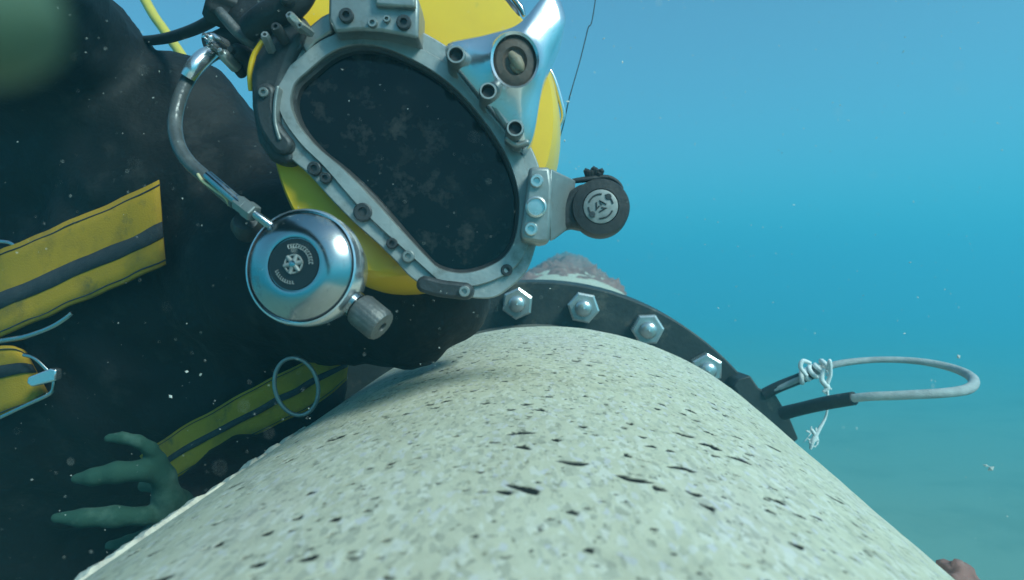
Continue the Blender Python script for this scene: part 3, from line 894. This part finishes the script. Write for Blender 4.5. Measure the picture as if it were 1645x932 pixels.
for (u, v, y, r, m) in ((342, 64, 0.585, 11, 'polish'), (364, 92, 0.575, 10, 'zinc'), (383, 84, 0.58, 13, 'dark'), (346, 78, 0.575, 7, 'chrome'), (398, 96, 0.59, 12, 'rubber'), (378, 104, 0.59, 9, 'dark')):
    mb = MB(); rq = M_(r, y)
    lathe(mb, P(u, v, y), (random.uniform(-.6, .2), -1, random.uniform(-.1, .6)), [(0, -0.014), (rq, -0.014), (rq, 0.003), (rq * 0.7, 0.006), (rq * 0.45, 0.006), (rq * .4, 0.010), (0, 0.011)], 16)
    build('fitting', mb, MT[m], vb, smooth=35)
mb = MB(); px_tube(mb, [(430, 96, 0.605, 26), (424, 118, 0.61, 22), (428, 150, 0.60, 20)])
build('side_boss', mb, MT['dark'], helmet)
mb = MB(); px_tube(mb, [(404, 46, 0.565, 22), (430, 30, 0.553, 26), (456, 16, 0.545, 26), (478, -2, 0.54, 24), (492, -24, 0.54, 22)], 6, 16)
build('manifold', mb, MT['rubber'], vb)
for (u, v, r, m) in ((446, 48, 9, 'dark'), (470, 30, 8, 'zinc'), (428, 62, 8, 'steel'), (462, -2, 12, 'dark'), (486, 44, 7, 'steel')):
    mb = MB(); rq = M_(r, 0.53)
    lathe(mb, P(u, v, 0.528), (random.uniform(-.4, .2), -1, random.uniform(-.1, .4)), [(0, -0.014), (rq, -0.014), (rq, 0.002), (rq * 0.75, 0.005), (rq * 0.4, 0.005), (rq * .35, 0.002), (0, 0.002)], 6 if r < 9 else 16)
    build('fitting', mb, MT[m], vb, smooth=25)
mb = MB(); px_tube(mb, [(482, 18, 0.60, 10), (508, 12, 0.595, 13), (530, 6, 0.59, 12)])
build('shell_lug', mb, MT['shell'], helmet)

# ------------------------------------------------------------------ diver
def blob_mesh(chains, voxel, smooth_it=6, wrinkle=0.0, wscale=14, blend=None):
    """chains of (u, v, depth, radius m) or (Vector, radius) -> one continuous surface (smooth union of tapered limbs)"""
    blend = voxel * 2.2 if blend is None else blend
    segs = []
    for ch in chains:
        pts = []
        for c in ch:
            if len(c) == 4: p = P(c[0], c[1], c[2]); pts.append((p.x, p.y, p.z, c[3]))
            else: pts.append((c[0][0], c[0][1], c[0][2], c[1]))
        segs += list(zip(pts[:-1], pts[1:]))
    allp = np.array([p for sg in segs for p in sg])
    lo = (allp[:, :3] - allp[:, 3:]).min(0) - 4 * voxel; hi = (allp[:, :3] + allp[:, 3:]).max(0) + 4 * voxel
    dims = np.ceil((hi - lo) / voxel).astype(int) + 1
    G = np.full(dims, 9.0, np.float32)
    axs = [lo[k] + voxel * np.arange(dims[k]) for k in range(3)]
    for a, b in segs:
        a, b = np.array(a), np.array(b)
        m = max(a[3], b[3]) + blend * 3 + 2 * voxel
        sl = []
        for k in range(3):
            i0 = max(0, int((min(a[k], b[k]) - m - lo[k]) / voxel)); i1 = min(dims[k], int((max(a[k], b[k]) + m - lo[k]) / voxel) + 2)
            sl.append(slice(i0, i1))
        X, Y, Z = (axs[0][sl[0]][:, None, None] - a[0], axs[1][sl[1]][None, :, None] - a[1], axs[2][sl[2]][None, None, :] - a[2])
        d = b[:3] - a[:3]
        t = np.clip((X * d[0] + Y * d[1] + Z * d[2]) / max(1e-9, d @ d), 0, 1)
        q = np.sqrt((X - t * d[0]) ** 2 + (Y - t * d[1]) ** 2 + (Z - t * d[2]) ** 2) - (a[3] + (b[3] - a[3]) * t)
        g = G[tuple(sl)]
        h = np.clip(0.5 + 0.5 * (g - q) / blend, 0, 1)
        G[tuple(sl)] = np.where(g > 8, q, g * (1 - h) + q * h - blend * h * (1 - h))
    # surface nets
    S = G < 0
    nx_, ny_, nz_ = dims
    cell = np.zeros((nx_ - 1, ny_ - 1, nz_ - 1), np.int8)
    cs = [(i, j, k) for i in (0, 1) for j in (0, 1) for k in (0, 1)]
    sub = lambda A, c: A[c[0]:nx_ - 1 + c[0], c[1]:ny_ - 1 + c[1], c[2]:nz_ - 1 + c[2]]
    for c in cs: cell += sub(S, c)
    act = (cell > 0) & (cell < 8)
    I = np.argwhere(act)
    vid = np.full(act.shape, -1, np.int64); vid[act] = np.arange(len(I))
    acc = np.zeros((len(I), 3)); cnt = np.zeros(len(I))
    for i, c0 in enumerate(cs):
        for c1 in cs[i + 1:]:
            if sum(abs(x - y) for x, y in zip(c0, c1)) != 1: continue
            v0 = G[I[:, 0] + c0[0], I[:, 1] + c0[1], I[:, 2] + c0[2]]; v1 = G[I[:, 0] + c1[0], I[:, 1] + c1[1], I[:, 2] + c1[2]]
            cr = (v0 < 0) != (v1 < 0)
            t = np.where(cr, v0 / np.where(v0 == v1, 1, v0 - v1), 0)[:, None]
            acc += np.where(cr[:, None], np.array(c0) + t * (np.array(c1) - np.array(c0)), 0); cnt += cr
    VV = lo + voxel * (I + acc / cnt[:, None])
    quads = []
    for axis in range(3):
        u_, v_ = [(1, 2), (2, 0), (0, 1)][axis]
        A0 = [slice(None)] * 3; A1 = [slice(None)] * 3
        A0[axis] = slice(0, -1); A1[axis] = slice(1, None)
        E = np.argwhere(S[tuple(A0)] != S[tuple(A1)])
        E = E[(E[:, u_] > 0) & (E[:, v_] > 0) & (E[:, u_] < dims[u_] - 1) & (E[:, v_] < dims[v_] - 1)]
        ins = S[E[:, 0], E[:, 1], E[:, 2]]
        eu = np.eye(3, dtype=int)[u_]; ev = np.eye(3, dtype=int)[v_]
        gv = lambda X: vid[X[:, 0], X[:, 1], X[:, 2]]
        qd = np.stack([gv(E - eu - ev), gv(E - ev), gv(E), gv(E - eu)], -1)
        qd[~ins] = qd[~ins][:, ::-1]
        quads.append(qd)
    FF = np.vstack(quads)
    new = bpy.data.meshes.new('body')
    new.vertices.add(len(VV)); new.vertices.foreach_set('co', VV.astype(np.float32).ravel())
    new.loops.add(FF.size); new.loops.foreach_set('vertex_index', FF.astype(np.int32).ravel())
    new.polygons.add(len(FF)); new.polygons.foreach_set('loop_start', np.arange(0, FF.size, 4, dtype=np.int32))
    new.polygons.foreach_set('loop_total', np.full(len(FF), 4, np.int32))
    new.update(calc_edges=True)
    bm = bmesh.new(); bm.from_mesh(new)
    for _ in range(smooth_it):
        bmesh.ops.smooth_vert(bm, verts=bm.verts, factor=0.5, use_axis_x=True, use_axis_y=True, use_axis_z=True)
    bmesh.ops.recalc_face_normals(bm, faces=bm.faces)
    bm.to_mesh(new); bm.free()
    new.update()
    if wrinkle:
        nrm = [v.normal.copy() for v in new.vertices]
        pos = [v.co.copy() for v in new.vertices]
        out = []
        for p, nv_ in zip(pos, nrm):
            c = p * wscale
            w = noise.fractal(c, 0.6, 2.0, 4)
            w2 = 1 - abs(noise.noise(Vector((c.x * 0.8 + c.z * 0.8, c.y * 0.6, (c.z - c.x) * 0.25)) * 1.6))
            out.extend(p + nv_ * wrinkle * (w * 0.7 + (w2 - 0.7) * 1.2))
        new.vertices.foreach_set('co', out)
        new.update()
    return new

def body_obj(name, me, m, parent):
    org = wloc(parent)
    me.transform(Matrix.Translation(-org))
    me.materials.clear()
    return link(name, me, m, parent, smooth=180)

person = thing('person', P(100, 800, 1.05), 'diver in a black suit leaning over the pale pipe, one arm towards the camera', 'person')
EL = Vector((-0.47, 0.47, 0.40)); WR = Vector((-0.17, 0.10, 0.15))
body_me = blob_mesh([
    [(310, 440, 1.00, 0.19), (200, 560, 1.08, 0.23), (40, 700, 1.16, 0.25), (-120, 860, 1.25, 0.22)],        # trunk
    [(40, 740, 1.12, 0.20), (120, 930, 1.16, 0.17), (180, 1150, 1.2, 0.12), (60, 1350, 1.35, 0.08)],         # thigh
    [(-120, 800, 1.25, 0.20), (-150, 1100, 1.35, 0.16), (-250, 1400, 1.5, 0.09)],
    [(310, 440, 1.00, 0.18), (298, 300, 0.95, 0.13), (296, 190, 0.92, 0.080)],                               # shoulder and neck
    [(298, 300, 0.95, 0.13), (480, 420, 0.84, 0.10), (600, 380, 0.78, 0.08), (650, 330, 0.74, 0.09)],
    [(310, 420, 1.0, 0.17), (430, 452, 0.85, 0.100), (560, 490, 0.77, 0.060), (660, 494, 0.745, 0.055), (716, 482, 0.745, 0.039), (750, 466, 0.76, 0.024)],   # collar / near shoulder
    [(290, 300, 1.0, 0.15), (200, 222, 0.95, 0.115), (90, 112, 0.90, 0.104), (EL, 0.075), (EL.lerp(WR, 0.5), 0.055), (WR, 0.036)],  # arm to the camera
    [(200, 222, 0.97, 0.11), (60, 330, 1.05, 0.17), (-120, 420, 1.1, 0.2), (40, 700, 1.16, 0.2)],
    [(300, 600, 0.98, 0.15), (390, 620, 0.95, 0.10), (470, 615, 0.93, 0.06)],
    [(420, 500, 0.92, 0.11), (458, 690, 0.92, 0.072), (450, 740, 0.90, 0.062), (400, 770, 0.80, 0.046), (310, 808, 0.69, 0.030)],  # other arm
], 0.011, 3, 0.011, 10, 0.032)
bvh = BVHTree.FromPolygons([v.co.copy() for v in body_me.vertices], [tuple(p.vertices) for p in body_me.polygons])
body = body_obj('body', body_me, MT['suit'], person)
hand_me = blob_mesh([
    [(318, 826, 0.70, 0.024), (292, 818, 0.668, 0.017), (272, 802, 0.648, 0.0135)],
    [(252, 740, 0.63, 0.0085), (263, 766, 0.638, 0.0110), (268, 798, 0.645, 0.0130), (262, 828, 0.647, 0.0110)],
    [(252, 740, 0.63, 0.008), (241, 721, 0.622, 0.0065), (222, 709, 0.615, 0.0055), (196, 703, 0.612, 0.0050), (174, 704, 0.61, 0.0042)],
    [(258, 764, 0.636, 0.0095), (228, 756, 0.618, 0.0092), (188, 759, 0.606, 0.0094), (150, 766, 0.60, 0.0078), (122, 769, 0.598, 0.0048)],
    [(262, 828, 0.647, 0.0095), (230, 829, 0.628, 0.0080), (184, 830, 0.615, 0.0096), (132, 832, 0.605, 0.0080), (90, 832, 0.60, 0.0048)],
    [(266, 838, 0.665, 0.009), (242, 858, 0.668, 0.0075), (206, 870, 0.665, 0.006), (176, 876, 0.665, 0.0048)],
    [(275, 800, 0.66, 0.012), (268, 782, 0.685, 0.010), (250, 776, 0.70, 0.009), (232, 780, 0.705, 0.007)],
], 0.0022, 3, 0.0004, 40, 0.004)
body_obj('glove', hand_me, MT['glove'], person)
def W(u, v, y): return P(u, v, y)
TIP = W(-42, 20, 0.046)
hand2 = blob_mesh([
    [(WR, 0.032), (Vector((-0.13, 0.085, 0.125)), 0.030), (Vector((-0.105, 0.075, 0.105)), 0.022)],
    [(Vector((-0.105, 0.075, 0.105)), 0.013), (Vector((-0.085, 0.068, 0.070)), 0.011), (W(-330, -280, 0.055), 0.0082), (TIP, 0.0064)],
    [(Vector((-0.11, 0.08, 0.11)), 0.014), (Vector((-0.10, 0.05, 0.085)), 0.011), (Vector((-0.09, 0.03, 0.06)), 0.010), (Vector((-0.075, 0.02, 0.045)), 0.0085)],
    [(Vector((-0.12, 0.08, 0.11)), 0.014), (Vector((-0.115, 0.04, 0.09)), 0.011), (Vector((-0.105, 0.015, 0.065)), 0.010), (Vector((-0.09, 0.0, 0.05)), 0.0085)],
    [(Vector((-0.13, 0.075, 0.115)), 0.014), (Vector((-0.13, 0.035, 0.10)), 0.010), (Vector((-0.12, 0.005, 0.075)), 0.009), (Vector((-0.105, -0.01, 0.06)), 0.008)],
    [(Vector((-0.115, 0.085, 0.12)), 0.014), (Vector((-0.085, 0.09, 0.115)), 0.011), (Vector((-0.06, 0.085, 0.10)), 0.009)],
], 0.003, 2, 0.0008, 60, 0.006)
body_obj('glove', hand2, MT['glove2'], person)

# ------------------------------------------------------------------ harness
harness = thing('diving_harness', P(120, 640, 0.9), 'yellow webbing harness with dark stripes and metal rings on the diver', 'harness')
def depth_at(u, v, default):
    d = P(u, v, 1.0).normalized()
    h = bvh.ray_cast(Vector((0, 0, 0)), d)
    return h[0].y if h[0] is not None else default
def ribbon(name, top, bot, m, parent, default, lift=0.010, ncol=6, t0=0.0, t1=1.0, thick=0.004, nrow=40, share=None, dmin=0.0):
    T = np.array(spline(top, 10)); B = np.array(spline(bot, 10))
    T = resample(T, nrow, False); B = resample(B, nrow, False)
    D = np.zeros((nrow, ncol + 1)); U = np.zeros((nrow, ncol + 1, 2))
    for i in range(nrow):
        for k in range(ncol + 1):
            t = t0 + (t1 - t0) * k / ncol
            U[i, k] = T[i] * (1 - t) + B[i] * t
            D[i, k] = max(dmin, depth_at(*U[i, k], default))
    uu = U.reshape(-1, 2) / 300.0; hit = D.reshape(-1)
    A_ = np.c_[np.ones(len(uu)), uu, uu[:, :1] ** 2]
    w_ = np.ones(len(uu))
    for _ in range(8):                                    # smooth sheet that stays on the near side of the suit
        co = np.linalg.lstsq(A_ * w_[:, None], hit * w_, rcond=None)[0]
        w_ = np.where(hit < A_ @ co, 3.0, 0.7)
    fit = A_ @ co
    off = min(0.05, max(0.0, float(np.percentile(fit - hit, 97))))
    if share is not None and 'co' in share:
        co, off = share['co'], share['off']; fit = A_ @ co
    if share is not None: share['co'], share['off'] = co, off
    D = (fit - off).reshape(D.shape)
    for i in range(nrow):
        e = max(0.0, (i / (nrow - 1) - 0.90) / 0.10)
        for k in range(ncol + 1):
            D[i, k] += 0.0022 * noise.noise(Vector((U[i, k][0] / 38, U[i, k][1] / 38, 2.0))) + 0.012 * e * e
            U[i, k] += 2.2 * noise.noise(Vector((U[i, k][0] / 45, U[i, k][1] / 45, 7.0)))
    vs_ = [P(U[i, k][0], U[i, k][1], D[i, k] - lift) for i in range(nrow) for k in range(ncol + 1)]
    fs = []
    for i in range(nrow - 1):
        for k in range(ncol):
            a = i * (ncol + 1) + k
            fs.append((a, a + 1, a + ncol + 2, a + ncol + 1))
    mb = MB(); mb.add(vs_, fs)
    return build(name, mb, m, parent, smooth=60, solid=thick, bevel=0)
def strap(top, bot, default, s0=0.46, s1=0.64, lift=0.012, dmin=0.0):
    sh = {}
    w = ribbon('strap', top, bot, MT['web'], harness, default, lift, share=sh, dmin=dmin)
    ribbon('stripe', top, bot, MT['stripe'], w, default, lift + 0.0032, 2, s0, s1, 0.002, share=sh, dmin=dmin)
    for e0, e1 in ((0.045, 0.06), (0.94, 0.955)):
        ribbon('seam', top, bot, MT['stripe'], w, default, lift + 0.0026, 1, e0, e1, 0.0012, share=sh, dmin=dmin)
    return w
strap([(-200, 496), (-60, 432), (0, 402), (62, 378), (128, 348), (200, 318), (256, 290)], [(-200, 622), (-60, 562), (0, 541), (68, 512), (135, 482), (205, 452), (266, 424)], 0.85, 0.50, 0.68)
strap([(-200, 592), (-60, 560), (-20, 556), (20, 555), (40, 566)], [(-200, 735), (-60, 690), (-20, 678), (40, 655), (78, 634)], 0.9, 0.30, 0.48)
strap([(226, 732), (300, 682), (380, 638), (440, 604), (505, 574), (560, 560)], [(262, 780), (325, 744), (400, 706), (450, 680), (510, 648), (556, 612)], 0.88, 0.44, 0.58, 0.012, 0.825)
def wire(pts, r, m, lift, name='ring', closed=False, default=0.9, parent=harness, at=None):
    q = spline(pts, 8, closed)
    D = [depth_at(u, v, default) for u, v in q]
    d = at or min(D) - lift
    mb = MB(); tube(mb, [P(u, v, d) for u, v in q], M_(r, d), 10, closed)
    return build(name, mb, m, parent)
dr = [(476 + 35 * math.cos(t) + 5 * math.sin(t), 621 + 46 * math.sin(t)) for t in np.linspace(0, 2 * PI, 12, endpoint=False)]
wire(dr, 3.4, MT['steel'], 0.03, closed=True, at=0.735)
wire([(-30, 556), (0, 548), (40, 541), (80, 527), (105, 512), (116, 503)], 4, MT['chrome'], 0.03)
wire([(-30, 388), (0, 388), (18, 391), (30, 398)], 4, MT['chrome'], 0.03)
wire([(-40, 690), (0, 671), (40, 652), (78, 634), (86, 622), (84, 605), (72, 590), (55, 575), (38, 570)], 3.2, MT['chrome'], 0.03)
db = depth_at(65, 608, 0.9) - 0.045
build('buckle', prism(MB(), [(44, 606), (80, 592), (90, 594), (89, 612), (50, 622), (42, 616)], db, db + 0.012, db), MT['polish'], harness, bevel=0.002)

# ------------------------------------------------------------------ lines
o = build('umbilical_line', px_tube(MB(), [(60, -420, 1.6, 7), (130, -200, 1.45, 7), (232, -2, 1.30, 7.5), (262, 46, 1.27, 7.5), (290, 86, 1.24, 7.5), (310, 120, 1.22, 7.5)], 8, 12), MT['umb'])
tag(o, 'bright yellow line rising behind the diver beside the black hose', 'line')
o = build('black_hose', px_tube(MB(), [(180, 66, 0.98, 9), (225, 66, 0.93, 8), (265, 62, 0.86, 8.5), (305, 50, 0.78, 9), (335, 36, 0.70, 10), (362, 18, 0.655, 11), (380, 10, 0.64, 11)], 8, 12), MT['rubber'])
tag(o, 'black hose running from the helmet valve to the diver\'s shoulder', 'hose')
o = build('thin_string', px_tube(MB(), [(1120, -2250, 1.65, 1.0), (1060, -1200, 1.5, 1.0), (1005, -420, 1.3, 1.0), (958, -12, 1.2, 0.9), (944, 48, 1.18, 1.0), (931, 100, 1.17, 0.9), (914, 160, 1.15, 1.0), (901, 215, 1.18, 0.9), (872, 290, 1.25, 0.8), (830, 360, 1.35, 0.8), (800, 430, 1.5, 0.8), (810, 500, 1.6, 0.8)], 10, 6), MT['dark'])
tag(o, 'hair-thin dark string slanting down through the water right of the helmet', 'string')

# ------------------------------------------------------------------ suspended particles
mb = MB()
def fleck(c, r):
    a = [Vector((random.gauss(0, 1), random.gauss(0, 1), random.gauss(0, 1))).normalized() for _ in range(2)]
    x = a[0]; y = x.orthogonal().normalized(); z = x.cross(y)
    l = random.uniform(1.0, 2.2)
    mb.add([c + x * r * l, c - x * r * l, c + y * r, c - y * r, c + z * r * .7, c - z * r * .7],
           [(0, 2, 4), (2, 1, 4), (1, 3, 4), (3, 0, 4), (2, 0, 5), (1, 2, 5), (3, 1, 5), (0, 3, 5)])
for k in range(420):
    y = random.uniform(0.3, 2.6)
    u, v = random.uniform(-100, 1750), random.uniform(-80, 1000)
    if v > 540 and 300 < u < 1500: y = random.uniform(0.25, 0.4); 
    fleck(P(u, v, y), M_(random.choice([0.5, 0.6, 0.7, 0.8, 1.0, 1.3]), y))
for u, v, y, r in ((1540, 573, 1.0, 4), (1592, 753, 1.0, 4.5), (1000, 100, .9, 2.4), (970, 62, .9, 2), (912, 163, 1.1, 3.2), (907, 226, 1, 2.4), (1584, 748, 1.0, 3)):
    fleck(P(u, v, y), M_(r * 0.8, y))
for u, v, r in ((300, 597, 4), (322, 602, 4), (274, 637, 3.5), (300, 520, 2), (655, 175, 2), (28, 228, 2.5)):
    fleck(P(u, v, 0.55), M_(r * 0.7, 0.55))
for k in range(330):
    y = random.uniform(0.28, 0.52)
    fleck(P(random.uniform(-20, 880), random.uniform(-20, 900), y), M_(random.choice([0.35, 0.4, 0.5, 0.6, 0.8, 1.0]), y))
for k in range(220):
    y = random.uniform(0.4, 2.2)
    fleck(P(random.uniform(880, 1660), random.uniform(-20, 520), y), M_(random.choice([0.4, 0.5, 0.6, 0.8, 1.1]), y))
for k in range(40):
    y = random.uniform(0.10, 0.22)
    fleck(P(random.uniform(-20, 1660), random.uniform(-20, 760), y), M_(random.choice([1.0, 1.4, 1.8, 2.4]), y))
snow = build('marine_snow', mb, MT['snow'], smooth=0)
tag(snow, 'tiny pale specks drifting in the water', kind='stuff')

# ------------------------------------------------------------------ the water itself
bm = bmesh.new(); bmesh.ops.create_cube(bm, size=1)
me = bpy.data.meshes.new('haze'); bm.to_mesh(me); bm.free()
hz = bpy.data.objects.new('haze', me); COL.objects.link(hz)
Z0, Z1 = -4.0, 4.5
hz.scale = (290, 290, Z1 - Z0); hz.location = (0, 0, (Z0 + Z1) / 2)
hm = bpy.data.materials.new('water_haze'); hm.use_nodes = True
nd = hm.node_tree.nodes; nd.remove(nd['Principled BSDF'])
pv = nd.new('ShaderNodeVolumePrincipled')
pv.inputs['Color'].default_value = (0.11, 0.375, 0.46, 1)
pv.inputs['Absorption Color'].default_value = (0.0, 0.39, 0.60, 1)
pv.inputs['Density'].default_value = 0.1
pv.inputs['Anisotropy'].default_value = 0.25
hm.node_tree.links.new(pv.outputs[0], nd['Material Output'].inputs['Volume'])
me.materials.append(hm)
tag(hz, kind='stuff')
